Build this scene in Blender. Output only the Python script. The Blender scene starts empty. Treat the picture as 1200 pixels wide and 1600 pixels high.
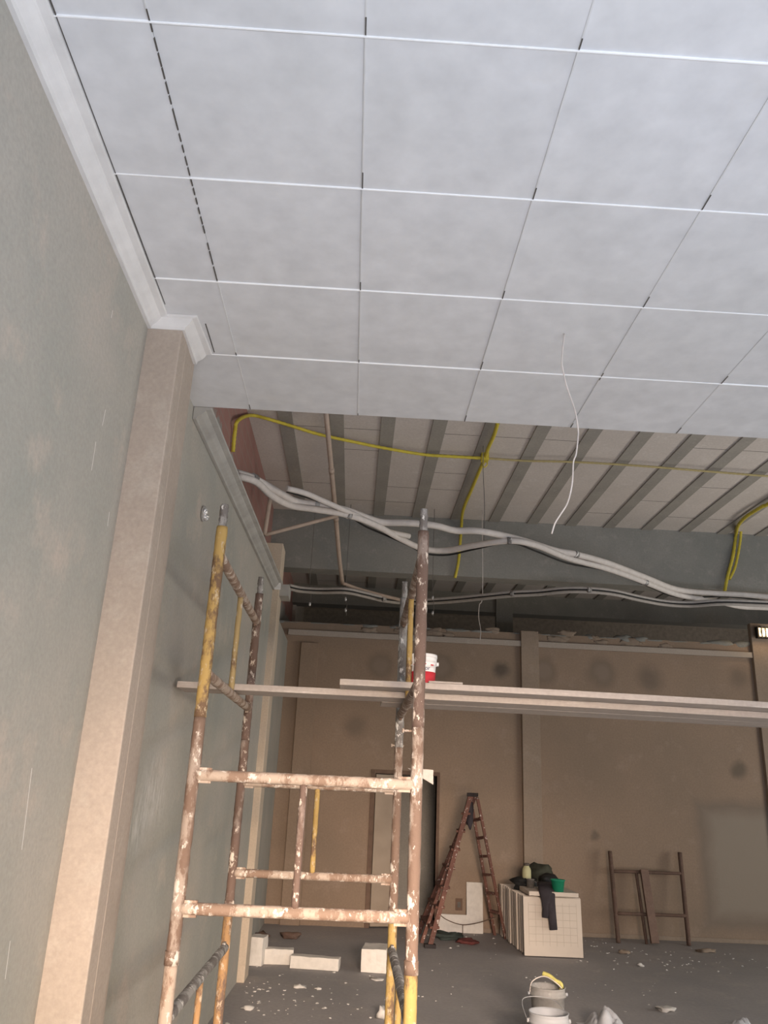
import bpy, bmesh, math, random
from mathutils import Vector, Matrix, noise
random.seed(7)
SC = bpy.context.scene
COL = SC.collection
EYE = 1.6                       # camera height above the floor

# ------------------------------------------------------------------ camera
YAW, PITCH, ROLL, FPX = 0.0247, 0.3394, 0.0458, 1250.9
fwd = Vector((math.sin(YAW)*math.cos(PITCH), math.cos(YAW)*math.cos(PITCH), math.sin(PITCH)))
rt0 = Vector((math.cos(YAW), -math.sin(YAW), 0)); up0 = rt0.cross(fwd)
RT = math.cos(ROLL)*rt0 + math.sin(ROLL)*up0
UP = -math.sin(ROLL)*rt0 + math.cos(ROLL)*up0
cam = bpy.data.cameras.new('camera'); camo = bpy.data.objects.new('camera', cam); COL.objects.link(camo)
m = Matrix.Identity(4)
for i in range(3):
    m[i][0], m[i][1], m[i][2] = RT[i], UP[i], -fwd[i]
m.translation = Vector((0, 0, EYE)); camo.matrix_world = m
cam.sensor_fit = 'VERTICAL'; cam.sensor_height = 32.0; cam.lens = 32.0*FPX/1600.0; cam.clip_start = 0.05
SC.camera = camo

# ------------------------------------------------------------------ light and exposure
SC.view_settings.view_transform = 'Standard'; SC.view_settings.look = 'None'
SC.view_settings.exposure = 0.0; SC.view_settings.gamma = 1.0; SC.view_settings.use_curve_mapping = False
w = bpy.data.worlds.new('world'); SC.world = w; w.use_nodes = True
bg = w.node_tree.nodes['Background']; bg.inputs[0].default_value = (0.62, 0.74, 1.0, 1); bg.inputs[1].default_value = 0.5

def area(name, loc, target, sx, sy, power, color, spread=180):
    l = bpy.data.lights.new(name, 'AREA'); l.shape = 'RECTANGLE'; l.size = sx; l.size_y = sy
    l.energy = power; l.color = color; l.spread = math.radians(spread)
    o = bpy.data.objects.new(name, l); COL.objects.link(o); o.location = loc
    o.rotation_euler = (Vector(target)-Vector(loc)).to_track_quat('-Z', 'Y').to_euler()
    return o
LP = {'sky': (0.6, (0.35, 0.62, 1.0)), 'front': (4, (0.93, 0.96, 1.0)), 'floor': (655, (0.785, 0.855, 1.0)), 'warm': (36, (1.0, 0.60, 0.15)), 'side': (262, (1.0, 0.955, 0.86)), 'beyond': (20, (1.0, 0.92, 0.84)), 'low': (47, (1.0, 0.80, 0.65))}
bg.inputs[1].default_value = LP['sky'][0]; bg.inputs[0].default_value = (*LP['sky'][1], 1)
area('entrance_daylight', (3.6, -4.2, 1.9), (3.0, 6.0, 2.2), 8.5, 3.4, *LP['front'])
area('ceiling_fill_light', (2.5, -1.8, 0.06), (2.5, -1.2, 3.6), 6.5, 2.0, *LP['floor'])  # added just above the floor, aimed up to brighten the ceiling
area('warm_ground_light', (1.6, -2.2, 0.35), (-0.9, 5.0, 0.2), 2.6, 0.5, *LP['warm'], 80)
area('low_fill_light', (1.0, -2.6, 2.2), (0.35, 8.2, 0.0), 2.6, 0.8, *LP['low'], 30)  # added narrow warm beam, brightens the floor and low back of the room
area('light_beyond_partition', (8.6, 13.2, 2.2), (0.0, 14.0, 4.4), 1.2, 2.0, *LP['beyond'])  # unseen light added to lift the far wall out of black
area('side_fill_light', (8.9, 5.6, 1.3), (-1.0, 6.4, 1.5), 5.0, 2.4, *LP['side'])  # added to brighten slab and left bay; the right wall is solid

def at(x, y, X=None, Y=None, Z=None):
    """point of the room seen at photo position x,y on the plane X=, Y= or Z= (Z above the floor)"""
    d = RT*((x-600)/FPX) - UP*((y-800)/FPX) + fwd
    if X is not None: t = X/d.x
    elif Y is not None: t = Y/d.y
    else: t = (Z-EYE)/d.z
    return Vector((d.x*t, d.y*t, d.z*t + EYE))

# ------------------------------------------------------------------ materials
def newmat(name, rough=0.9, spec=0.3):
    mt = bpy.data.materials.new(name); mt.use_nodes = True
    nt = mt.node_tree; b = nt.nodes['Principled BSDF']
    b.inputs['Roughness'].default_value = rough
    b.inputs['Specular IOR Level'].default_value = spec
    return mt, nt, b
def c4(c): return (c[0], c[1], c[2], 1)
def tex(nt, scale, detail=4, rough=0.55, sc=(1, 1, 1), kind='Object', dist=0.0):
    tc = nt.nodes.new('ShaderNodeTexCoord'); mp = nt.nodes.new('ShaderNodeMapping')
    mp.inputs['Scale'].default_value = sc
    nt.links.new(tc.outputs[kind], mp.inputs[0])
    n = nt.nodes.new('ShaderNodeTexNoise'); n.inputs['Scale'].default_value = scale
    n.inputs['Detail'].default_value = detail; n.inputs['Roughness'].default_value = rough
    n.inputs['Distortion'].default_value = dist
    nt.links.new(mp.outputs[0], n.inputs['Vector']); return n
def ramp(nt, src, lo, hi):
    r = nt.nodes.new('ShaderNodeMapRange'); r.inputs['From Min'].default_value = lo; r.inputs['From Max'].default_value = hi
    nt.links.new(src, r.inputs['Value']); return r.outputs[0]
def mix(nt, fac, a, b):
    mx = nt.nodes.new('ShaderNodeMix'); mx.data_type = 'RGBA'
    if isinstance(fac, float): mx.inputs[0].default_value = fac
    else: nt.links.new(fac, mx.inputs[0])
    for k, v in ((6, a), (7, b)):
        if isinstance(v, tuple): mx.inputs[k].default_value = c4(v)
        else: nt.links.new(v, mx.inputs[k])
    return mx.outputs[2]
def math_(nt, op, a, b=None):
    n = nt.nodes.new('ShaderNodeMath'); n.operation = op
    for k, v in ((0, a), (1, b)):
        if v is None: continue
        if isinstance(v, (int, float)): n.inputs[k].default_value = v
        else: nt.links.new(v, n.inputs[k])
    return n.outputs[0]
def bump(nt, b, src, strength=0.3, dist=0.01):
    bp = nt.nodes.new('ShaderNodeBump'); bp.inputs['Strength'].default_value = strength
    bp.inputs['Distance'].default_value = dist
    nt.links.new(src, bp.inputs['Height']); nt.links.new(bp.outputs[0], b.inputs['Normal'])
def blotchy(name, a, b_, c=None, s1=1.2, s2=7, rough=0.92, bs=0.25, sc=(1, 1, 1), cut=(0.35, 0.65), c_cut=(0.55, 0.72), s3=45):
    mt, nt, b = newmat(name, rough)
    n1 = tex(nt, s1, 5, 0.6, sc); n2 = tex(nt, s2, 6, 0.65, sc); n3 = tex(nt, s3, 3)
    col = mix(nt, ramp(nt, n1.outputs[0], *cut), a, b_)
    if c: col = mix(nt, ramp(nt, n2.outputs[0], *c_cut), col, c)
    col = mix(nt, ramp(nt, n3.outputs[0], 0.2, 1.6), col, tuple(x*0.55 for x in a))
    nt.links.new(col, b.inputs['Base Color']); bump(nt, b, n3.outputs[0], bs, 0.006)
    return mt
def flat(name, c, rough=0.7, var=0.25, s=14, bs=0.1, metal=0.0):
    mt, nt, b = newmat(name, rough); n = tex(nt, s, 4)
    nt.links.new(mix(nt, ramp(nt, n.outputs[0], 0.35, 0.7), c, tuple(x*(1-var) for x in c)), b.inputs['Base Color'])
    b.inputs['Metallic'].default_value = metal
    bump(nt, b, n.outputs[0], bs, 0.003); return mt
def axis(nt):
    tc = nt.nodes.new('ShaderNodeTexCoord'); s = nt.nodes.new('ShaderNodeSeparateXYZ')
    nt.links.new(tc.outputs['Object'], s.inputs[0]); return s

M = {}
M['wall_render'] = blotchy('grey cement render', (0.465, 0.432, 0.385), (0.355, 0.36, 0.325), (0.52, 0.455, 0.395), 1.0, 3.2, s3=60)
M['pilaster_render'] = blotchy('sandy cement render', (0.47, 0.395, 0.335), (0.42, 0.36, 0.305), (0.50, 0.44, 0.38), 1.5, 5, s3=60)
M['upper_concrete'] = blotchy('raw grey concrete', (0.30, 0.29, 0.265), (0.24, 0.24, 0.22), (0.34, 0.32, 0.29), 1.5, 8)
M['joist_concrete'] = blotchy('joist concrete', (0.37, 0.345, 0.305), (0.31, 0.29, 0.26), (0.40, 0.375, 0.335), 3, 12)
M['infill'] = blotchy('pale slab infill', (0.66, 0.60, 0.555), (0.60, 0.545, 0.50), (0.69, 0.64, 0.60), 1.4, 9, bs=0.08)
M['gypsum'] = blotchy('white gypsum plate', (0.74, 0.745, 0.76), (0.70, 0.705, 0.71), (0.70, 0.68, 0.65), 0.9, 2.2, bs=0.015, s3=9, c_cut=(0.6, 0.9))
M['joint_white'] = flat('fresh joint plaster', (0.93, 0.93, 0.93), 0.8, 0.05)
M['joint_soft'] = flat('smoothed joint plaster', (0.66, 0.66, 0.655), 0.9, 0.1)
M['gap'] = flat('dark open joint', (0.10, 0.09, 0.08), 0.9)
M['moulding'] = flat('plaster moulding', (0.70, 0.69, 0.68), 0.85, 0.12, 9)
M['moulding_grey'] = flat('dusty plaster moulding', (0.42, 0.41, 0.385), 0.9, 0.22, 6)
M['floor'] = blotchy('dusty concrete floor', (0.40, 0.375, 0.37), (0.33, 0.32, 0.32), (0.44, 0.405, 0.385), 0.8, 3, rough=0.75, s3=30)
M['dark'] = flat('dark interior', (0.16, 0.145, 0.13), 0.95)
M['far'] = flat('far wall render', (0.7, 0.64, 0.57), 0.95)
M['ground'] = flat('outdoor ground', (0.34, 0.27, 0.21), 0.95)
M['block'] = flat('cut plaster block', (0.72, 0.68, 0.63), 0.9, 0.12, 18, 0.5)
M['chip'] = flat('plaster chip', (0.60, 0.575, 0.545), 0.9, 0.2)
M['wood_dust'] = blotchy('dusty scaffold board', (0.50, 0.435, 0.39), (0.42, 0.37, 0.33), (0.62, 0.56, 0.51), 3, 14, sc=(0.35, 4, 4))
M['ladder_wood'] = blotchy('red brown ladder wood', (0.20, 0.095, 0.072), (0.125, 0.062, 0.05), (0.62, 0.55, 0.5), 5, 30, c_cut=(0.60, 0.63), bs=0.3)
M['batten'] = blotchy('weathered brown batten', (0.235, 0.155, 0.12), (0.19, 0.125, 0.10), (0.27, 0.19, 0.15), 5, 20)
M['ladder_dark'] = flat('dark ladder foot', (0.035, 0.028, 0.028), 0.8)
M['rust'] = blotchy('old brown steel', (0.17, 0.105, 0.08), (0.12, 0.08, 0.062), (0.22, 0.15, 0.12), 6, 20)
M['pvc'] = flat('beige conduit', (0.47, 0.37, 0.30), 0.6, 0.15)
M['foam'] = flat('white pipe insulation', (0.60, 0.555, 0.52), 0.75, 0.12, 20)
M['foam_grey'] = flat('greyish pipe insulation', (0.40, 0.37, 0.345), 0.8, 0.15, 20)
M['cable'] = flat('black cable', (0.02, 0.02, 0.02), 0.6)
M['yellow'] = flat('yellow corrugated conduit', (0.60, 0.49, 0.06), 0.6, 0.15)
M['yellow_pale'] = flat('dusty yellow conduit', (0.42, 0.34, 0.16), 0.8, 0.15)
M['wire'] = flat('pale hanging wire', (0.72, 0.66, 0.62), 0.6)
M['wire_dark'] = flat('dull tie wire', (0.16, 0.145, 0.135), 0.6)
M['foil'] = flat('crumpled foil', (0.85, 0.85, 0.86), 0.35, 0.2, 30, 0.4, 0.5)
M['bucket'] = flat('white plastic pail', (0.42, 0.425, 0.44), 0.5, 0.1, 6)
M['bucket_dirty'] = blotchy('plaster smeared pail', (0.36, 0.345, 0.33), (0.29, 0.28, 0.265), (0.46, 0.445, 0.42), 5, 16, rough=0.6)
M['slurry'] = flat('grey plaster slurry', (0.38, 0.37, 0.35), 0.6)
M['paint_white'] = flat('white bucket plastic', (0.86, 0.85, 0.84), 0.45, 0.06)
M['label_red'] = flat('red label print', (0.62, 0.045, 0.06), 0.5, 0.08)
M['label_blue'] = flat('navy lettering', (0.03, 0.04, 0.13), 0.5, 0.05)
M['green'] = flat('green plastic', (0.02, 0.27, 0.15), 0.5, 0.1)
M['cloth_dark'] = flat('charcoal cloth', (0.050, 0.042, 0.048), 0.95, 0.35, 10, 0.4)
M['bag_green'] = flat('dark green sack', (0.060, 0.062, 0.045), 0.8, 0.4, 12, 0.4)
M['bag_black'] = flat('black plastic', (0.022, 0.022, 0.022), 0.5, 0.3)
M['bottle'] = flat('cream plastic', (0.48, 0.46, 0.27), 0.5, 0.12)
M['tin'] = flat('dull tin', (0.25, 0.23, 0.215), 0.5, 0.3, 40, 0.1, 0.4)
M['stack'] = flat('cream gypsum plate', (0.64, 0.555, 0.475), 0.85, 0.07, 5)
M['stack_line'] = flat('gypsum plate groove', (0.50, 0.425, 0.35), 0.9, 0.1)
M['hose'] = flat('yellow hose', (0.60, 0.53, 0.16), 0.5)
M['film'] = flat('grey white plastic film', (0.55, 0.56, 0.59), 0.35, 0.25, 8)
M['rope'] = flat('brown cord', (0.13, 0.09, 0.065), 0.9)
M['socket'] = flat('socket box', (0.12, 0.10, 0.085), 0.8)
M['teal_rag'] = flat('dull green rag', (0.055, 0.07, 0.062), 0.95)
M['red_rag'] = flat('dull red rag', (0.18, 0.055, 0.05), 0.95)
M['door_leaf'] = flat('pale door leaf', (0.37, 0.30, 0.235), 0.8, 0.12, 5)
M['door_frame'] = flat('brown door frame', (0.17, 0.11, 0.08), 0.85, 0.2)

def tube_paint(name, under, coat, splat, cover, s=9):
    """steel tube: coat worn through to rust, with lumps of spilt plaster"""
    mt, nt, b = newmat(name, 0.75)
    n1 = tex(nt, s, 6, 0.7, (1, 1, 0.45)); n2 = tex(nt, 26, 5, 0.7, (1, 1, 0.5)); n3 = tex(nt, 70, 3)
    col = mix(nt, ramp(nt, n1.outputs[0], cover-0.03, cover+0.05), under, coat)
    col = mix(nt, ramp(nt, n2.outputs[0], 0.575, 0.62), col, splat)
    nt.links.new(col, b.inputs['Base Color']); bump(nt, b, n3.outputs[0], 0.6, 0.004); return mt
RU = (0.18, 0.12, 0.09)
M['tube_rust'] = tube_paint('rusty splattered tube', RU, (0.34, 0.275, 0.23), (0.62, 0.56, 0.50), 0.51, 11)
M['tube_brown'] = tube_paint('brown tube', (0.15, 0.10, 0.08), (0.28, 0.225, 0.195), (0.66, 0.58, 0.5), 0.55)
M['tube_yellow'] = tube_paint('yellow painted tube', (0.16, 0.10, 0.06), (0.42, 0.285, 0.10), (0.48, 0.38, 0.25), 0.45)
M['tube_yellow_pale'] = tube_paint('faded yellow tube', (0.16, 0.10, 0.06), (0.36, 0.27, 0.13), (0.5, 0.42, 0.32), 0.42)
M['tube_ochre'] = tube_paint('ochre worn tube', RU, (0.42, 0.25, 0.12), (0.55, 0.43, 0.32), 0.47)
M['tube_pale'] = tube_paint('plaster coated tube', (0.25, 0.17, 0.125), (0.43, 0.345, 0.28), (0.66, 0.60, 0.54), 0.49, 12)
M['tube_grey'] = tube_paint('grey galvanised tube', (0.17, 0.155, 0.145), (0.34, 0.33, 0.315), (0.75, 0.73, 0.7), 0.5)

def brick_mat():
    mt, nt, b = newmat('exposed red brick', 0.95)
    s = axis(nt); cb = nt.nodes.new('ShaderNodeCombineXYZ')
    nt.links.new(s.outputs[1], cb.inputs[0]); nt.links.new(s.outputs[2], cb.inputs[1])
    br = nt.nodes.new('ShaderNodeTexBrick'); nt.links.new(cb.outputs[0], br.inputs['Vector'])
    br.inputs['Color1'].default_value = (0.35, 0.19, 0.165, 1); br.inputs['Color2'].default_value = (0.31, 0.17, 0.145, 1)
    br.inputs['Mortar'].default_value = (0.31, 0.21, 0.18, 1); br.inputs['Scale'].default_value = 1.0
    br.inputs['Brick Width'].default_value = 0.24; br.inputs['Row Height'].default_value = 0.15
    br.inputs['Mortar Size'].default_value = 0.010
    n = tex(nt, 3.2, 6, 0.7)
    zz = math_(nt, 'ADD', math_(nt, 'SUBTRACT', s.outputs[2], 4.21), math_(nt, 'MULTIPLY', math_(nt, 'SUBTRACT', n.outputs[0], 0.5), 0.7))
    nt.links.new(mix(nt, ramp(nt, zz, -0.02, 0.03), (0.30, 0.285, 0.262), br.outputs[0]), b.inputs['Base Color'])
    bump(nt, b, n.outputs[0], 0.4, 0.02); return mt
M['brick'] = brick_mat()

def wall_marks(mt, spots, boxes, ax=(0, 2), scratches=()):
    """round or rectangular repair marks with their own outline on a wall material"""
    nt = mt.node_tree; b = nt.nodes['Principled BSDF']
    col = b.inputs['Base Color'].links[0].from_socket
    s = axis(nt); nz = tex(nt, 3.5, 5, 0.65)
    wob = math_(nt, 'MULTIPLY', math_(nt, 'SUBTRACT', nz.outputs[0], 0.5), 0.16)
    U = math_(nt, 'ADD', s.outputs[ax[0]], wob); V = math_(nt, 'ADD', s.outputs[ax[1]], wob)
    for (u, v, r, ring, core, k) in spots:
        du = math_(nt, 'SUBTRACT', U, u); dv = math_(nt, 'SUBTRACT', V, v)
        d = math_(nt, 'SQRT', math_(nt, 'ADD', math_(nt, 'MULTIPLY', du, du), math_(nt, 'MULTIPLY', dv, dv)))
        f = math_(nt, 'MULTIPLY', math_(nt, 'SUBTRACT', 1.0, ramp(nt, d, r*0.75, r*1.45)), k)
        col = mix(nt, f, col, ring)
        f2 = math_(nt, 'MULTIPLY', math_(nt, 'SUBTRACT', 1.0, ramp(nt, d, r*0.4, r*0.85)), k)
        col = mix(nt, f2, col, core)
    for (u0, u1, v0, v1, edge, fill, k) in boxes:
        cu, cv, hu, hv = (u0+u1)/2, (v0+v1)/2, (u1-u0)/2, (v1-v0)/2
        qu = math_(nt, 'SUBTRACT', math_(nt, 'ABSOLUTE', math_(nt, 'SUBTRACT', U, cu)), hu)
        qv = math_(nt, 'SUBTRACT', math_(nt, 'ABSOLUTE', math_(nt, 'SUBTRACT', V, cv)), hv)
        d = math_(nt, 'MAXIMUM', qu, qv)
        col = mix(nt, math_(nt, 'MULTIPLY', math_(nt, 'SUBTRACT', 1.0, ramp(nt, d, -0.02, 0.12)), k), col, edge)
        col = mix(nt, math_(nt, 'MULTIPLY', math_(nt, 'SUBTRACT', 1.0, ramp(nt, d, -0.20, -0.02)), k), col, fill)
    nt.links.new(col, b.inputs['Base Color'])

# ------------------------------------------------------------------ mesh helpers
def box(bm, x0, x1, y0, y1, z0, z1, mi=0):
    vs = [bm.verts.new((x, y, z)) for x in (x0, x1) for y in (y0, y1) for z in (z0, z1)]
    for f in ((0, 1, 3, 2), (4, 6, 7, 5), (0, 4, 5, 1), (2, 3, 7, 6), (0, 2, 6, 4), (1, 5, 7, 3)):
        fc = bm.faces.new([vs[i] for i in f]); fc.material_index = mi
def hexa(bm, b4, t4, mi=0):
    v = [bm.verts.new(p) for p in list(b4)+list(t4)]
    for f in ((3, 2, 1, 0), (4, 5, 6, 7), (0, 1, 5, 4), (1, 2, 6, 5), (2, 3, 7, 6), (3, 0, 4, 7)):
        fc = bm.faces.new([v[i] for i in f]); fc.material_index = mi
def bar(bm, a, b, w_, h_, up=Vector((0, 0, 1)), mi=0):
    a, b = Vector(a), Vector(b); d = (b-a).normalized()
    s = d.cross(up); s = s.normalized() if s.length > 1e-4 else Vector((1, 0, 0)); u = s.cross(d)
    q = lambda p: [p+s*w_/2*i+u*h_/2*j for i, j in ((-1, -1), (1, -1), (1, 1), (-1, 1))]
    hexa(bm, q(a), q(b), mi)
def smooth_path(pts, n=6):
    P = [Vector(p) for p in pts]; P = [P[0]*2-P[1]]+P+[P[-1]*2-P[-2]]; out = []
    for i in range(1, len(P)-2):
        for k in range(n):
            t = k/n; a, b, c, d = P[i-1], P[i], P[i+1], P[i+2]
            out.append(0.5*((2*b)+(c-a)*t+(2*a-5*b+4*c-d)*t*t+(-a+3*b-3*c+d)*t**3))
    out.append(P[-2]); return out
def tube(bm, path, r, seg=8, jitter=0.0, ribs=0.0, mi=0, rad=None):
    path = [Vector(p) for p in path]; rings = []
    ref = Vector((0, 0, 1)) if abs((path[-1]-path[0]).normalized().z) < 0.9 else Vector((0, 1, 0))
    for i, p in enumerate(path):
        t = (path[min(i+1, len(path)-1)]-path[max(i-1, 0)]).normalized()
        s = t.cross(ref)
        if s.length < 1e-3: s = t.cross(Vector((1, 0, 0)))
        s.normalize(); u = s.cross(t)
        rr = (rad[i] if rad else r)
        if ribs and i % 2: rr *= 1-ribs
        ring = []
        for k in range(seg):
            a = 2*math.pi*k/seg; q = rr*(1+random.uniform(-jitter, jitter))
            ring.append(bm.verts.new(p+s*math.cos(a)*q+u*math.sin(a)*q))
        rings.append(ring)
    for a, b in zip(rings, rings[1:]):
        for k in range(seg):
            f = bm.faces.new((a[k], a[(k+1) % seg], b[(k+1) % seg], b[k])); f.smooth = True; f.material_index = mi
    for ring, rev in ((rings[0], True), (rings[-1], False)):
        f = bm.faces.new(ring[::-1] if rev else ring); f.material_index = mi
def straight(a, b, n=8):
    a, b = Vector(a), Vector(b); return [a+(b-a)*(i/n) for i in range(n+1)]
def lathe(bm, c, prof, seg=28, mi=0, ax=(1, 0, 0), flip=False):
    c = Vector(c); rings = []
    for (r, z) in prof:
        rings.append([bm.verts.new(c+Vector((r*math.cos(2*math.pi*k/seg), r*math.sin(2*math.pi*k/seg), z))) for k in range(seg)])
    for a, b in zip(rings, rings[1:]):
        for k in range(seg):
            f = bm.faces.new((a[k], a[(k+1) % seg], b[(k+1) % seg], b[k])); f.smooth = True; f.material_index = mi
def lump(bm, c, r, seed=0, amp=0.25, freq=1.6, sub=3, mi=0, flatb=None):
    g = bmesh.ops.create_icosphere(bm, subdivisions=sub, radius=1.0)
    for v in g['verts']:
        d = v.co.copy(); k = 1+amp*noise.noise(d*freq+Vector((seed*7.1, seed*3.3, 0)))*1.6+amp*0.5*noise.noise(d*freq*3+Vector((0, seed, 9)))
        v.co = Vector((d.x*r[0]*k, d.y*r[1]*k, d.z*r[2]*k))+Vector(c)
        if flatb is not None and v.co.z < flatb: v.co.z = flatb+0.002
    for f in {f for v in g['verts'] for f in v.link_faces}: f.smooth = sub > 1; f.material_index = mi

def link(name, bm, mats, parent=None, bevel=0.0, recalc=True):
    if recalc: bmesh.ops.recalc_face_normals(bm, faces=bm.faces)
    me = bpy.data.meshes.new(name)
    if parent is not None:
        bmesh.ops.translate(bm, verts=bm.verts, vec=-origin(parent))
    bm.to_mesh(me); bm.free()
    for k in ([mats] if isinstance(mats, str) else mats): me.materials.append(M[k])
    o = bpy.data.objects.new(name, me); COL.objects.link(o)
    if parent is not None: o.parent = parent
    if bevel:
        b = o.modifiers.new('bevel', 'BEVEL'); b.width = bevel; b.segments = 2; b.limit_method = 'ANGLE'
    return o
def origin(o):
    v = Vector(o.location)
    while o.parent: o = o.parent; v += o.location
    return v
def struct(name, bm, mats, bevel=0.0, label=None):
    o = link(name, bm, mats, None, bevel); o['kind'] = 'structure'
    if label: o['label'] = label
    return o
def thing(name, label, cat, loc, group=None):
    o = bpy.data.objects.new(name, None); COL.objects.link(o); o.location = loc; o.empty_display_size = 0.1
    o['label'] = label; o['category'] = cat
    if group: o['group'] = group
    return o
def solo(name, bm, mats, label, cat, loc, group=None, bevel=0.0, kind=None):
    bmesh.ops.translate(bm, verts=bm.verts, vec=-Vector(loc))
    o = link(name, bm, mats, None, bevel); o.location = loc; o['label'] = label; o['category'] = cat
    if group: o['group'] = group
    if kind: o['kind'] = kind
    return o
B = bmesh.new

# ------------------------------------------------------------------ the building
CE = EYE+1.996       # gypsum ceiling
SL = EYE+3.34        # concrete slab above
XL = -1.02           # wall on the left
bm = B(); box(bm, -3, 9.2, -4.0, 16.0, -0.15, 0.0); struct('floor', bm, 'floor')
bm = B(); box(bm, -30, 40, -40, -4.0, -0.17, -0.02); struct('ground', bm, 'ground')

# left wall: plastered face below the moulding, brick above
bm = B()
def wallseg(bm, xa, ya, xb, yb, z0, z1, t=0.25, mi=0):
    hexa(bm, [(xa, ya, z0), (xb, yb, z0), (xb-t, yb, z0), (xa-t, ya, z0)], [(xa, ya, z1), (xb, yb, z1), (xb-t, yb, z1), (xa-t, ya, z1)], mi)
wallseg(bm, XL, -4.0, XL, 3.3, 0, CE)
wallseg(bm, XL, 3.3, -0.99, 3.95, 0, CE)
wallseg(bm, -0.99, 3.95, -0.90, 8.1, 0, CE)
wallseg(bm, -1.0, 8.1, -1.0, 13.6, 0, CE)
struct('wall_left', bm, 'wall_render', label='grey cement rendered wall')
scr = [(150, 690, 143, 735), (165, 640, 160, 665), (176, 485, 174, 497), (171, 800, 168, 822), (50, 1200, 34, 1328), (16, 1470, 8, 1530)]
wm = M['wall_render']; nt = wm.node_tree; bsdf = nt.nodes['Principled BSDF']
col = bsdf.inputs['Base Color'].links[0].from_socket
sx = axis(nt); nz = tex(nt, 30, 3)
for (a, b_, c, d) in scr:          # thin white scrapes in the render
    p, q = at(a, b_, X=XL), at(c, d, X=XL); L = (q-p); L.x = 0; ln = L.length; L /= ln
    dy = math_(nt, 'SUBTRACT', sx.outputs[1], p.y); dz = math_(nt, 'SUBTRACT', sx.outputs[2], p.z)
    al = math_(nt, 'ADD', math_(nt, 'MULTIPLY', dy, L.y), math_(nt, 'MULTIPLY', dz, L.z))
    ac = math_(nt, 'ABSOLUTE', math_(nt, 'SUBTRACT', math_(nt, 'MULTIPLY', dy, L.z), math_(nt, 'MULTIPLY', dz, L.y)))
    ma = math_(nt, 'MULTIPLY', math_(nt, 'GREATER_THAN', al, 0.0), math_(nt, 'LESS_THAN', al, ln))
    ma = math_(nt, 'MULTIPLY', ma, math_(nt, 'LESS_THAN', ac, 0.0022))
    col = mix(nt, math_(nt, 'MULTIPLY', ma, 0.75), col, (0.85, 0.83, 0.8))
# smears of pale plaster on the bay behind the front pilaster
pa, pb = at(240, 1235, X=-0.985), at(215, 1290, X=-0.985)
for p, r in ((pa, 0.16), (pb, 0.12)):
    n = tex(nt, 9, 5, 0.7, (1, 3.0, 0.9))
    dy = math_(nt, 'SUBTRACT', sx.outputs[1], p.y); dz = math_(nt, 'MULTIPLY', math_(nt, 'SUBTRACT', sx.outputs[2], p.z), 1.7)
    d = math_(nt, 'SQRT', math_(nt, 'ADD', math_(nt, 'MULTIPLY', dy, dy), math_(nt, 'MULTIPLY', dz, dz)))
    f = math_(nt, 'MULTIPLY', math_(nt, 'SUBTRACT', 1.0, ramp(nt, d, r*0.5, r*2.2)), ramp(nt, n.outputs[0], 0.42, 0.62))
    col = mix(nt, math_(nt, 'MULTIPLY', f, 0.7), col, (0.62, 0.60, 0.57))
nt.links.new(col, bsdf.inputs['Base Color'])

bm = B(); box(bm, -1.40, -1.16, 2.6, 15.0, CE-0.02, SL+0.3)
struct('wall_left.001', bm, 'brick', label='exposed red brick wall above the plaster moulding')
# ragged render and mortar left over the moulding
bm = B(); random.seed(3)
ys = [4.1+0.1*i for i in range(40)]
for i in range(len(ys)-1):
    xf = lambda y: -0.985+0.0205*(y-3.95)
    h0 = CE+0.02+0.10*abs(noise.noise(Vector((ys[i]*2.1, 0, 0))))+0.05*noise.noise(Vector((ys[i]*9, 2, 0)))
    h1 = CE+0.02+0.10*abs(noise.noise(Vector((ys[i+1]*2.1, 0, 0))))+0.05*noise.noise(Vector((ys[i+1]*9, 2, 0)))
    hexa(bm, [(xf(ys[i]), ys[i], CE-0.02), (xf(ys[i+1]), ys[i+1], CE-0.02), (-1.17, ys[i+1], CE-0.02), (-1.17, ys[i], CE-0.02)],
         [(xf(ys[i])-0.02, ys[i], h0), (xf(ys[i+1])-0.02, ys[i+1], h1), (-1.17, ys[i+1], h1+0.05), (-1.17, ys[i], h0+0.05)])
struct('trim_1', bm, 'upper_concrete', label='ragged mortar ledge over the moulding')

# pilasters on the left wall
bm = B(); box(bm, XL-0.05, -0.866, 3.16, 3.27, 0, CE-0.003)
hexa(bm, [(XL-.05, 3.27, 0), (-.866, 3.27, 0), (-.875, 3.5, 0), (XL-.05, 3.5, 0)], [(XL-.05, 3.27, CE-.003), (-.866, 3.27, CE-.003), (-.875, 3.5, CE-.003), (XL-.05, 3.5, CE-.003)])
struct('pilaster', bm, 'pilaster_render', 0.006, 'sandy rendered pilaster close to the camera')
bm = B(); box(bm, -1.1, -0.835, 8.0, 8.3, 0, EYE+2.42)
M['pilaster_render_lit'] = blotchy('warm lit cement render', (0.63, 0.52, 0.41), (0.56, 0.47, 0.375), (0.66, 0.56, 0.45), 1.5, 5, s3=60)  # lighter, warmer copy of the sandy render: warm light put into the colour
struct('pilaster.001', bm, 'pilaster_render_lit', 0.006, 'sandy rendered pilaster behind the scaffold')

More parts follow.
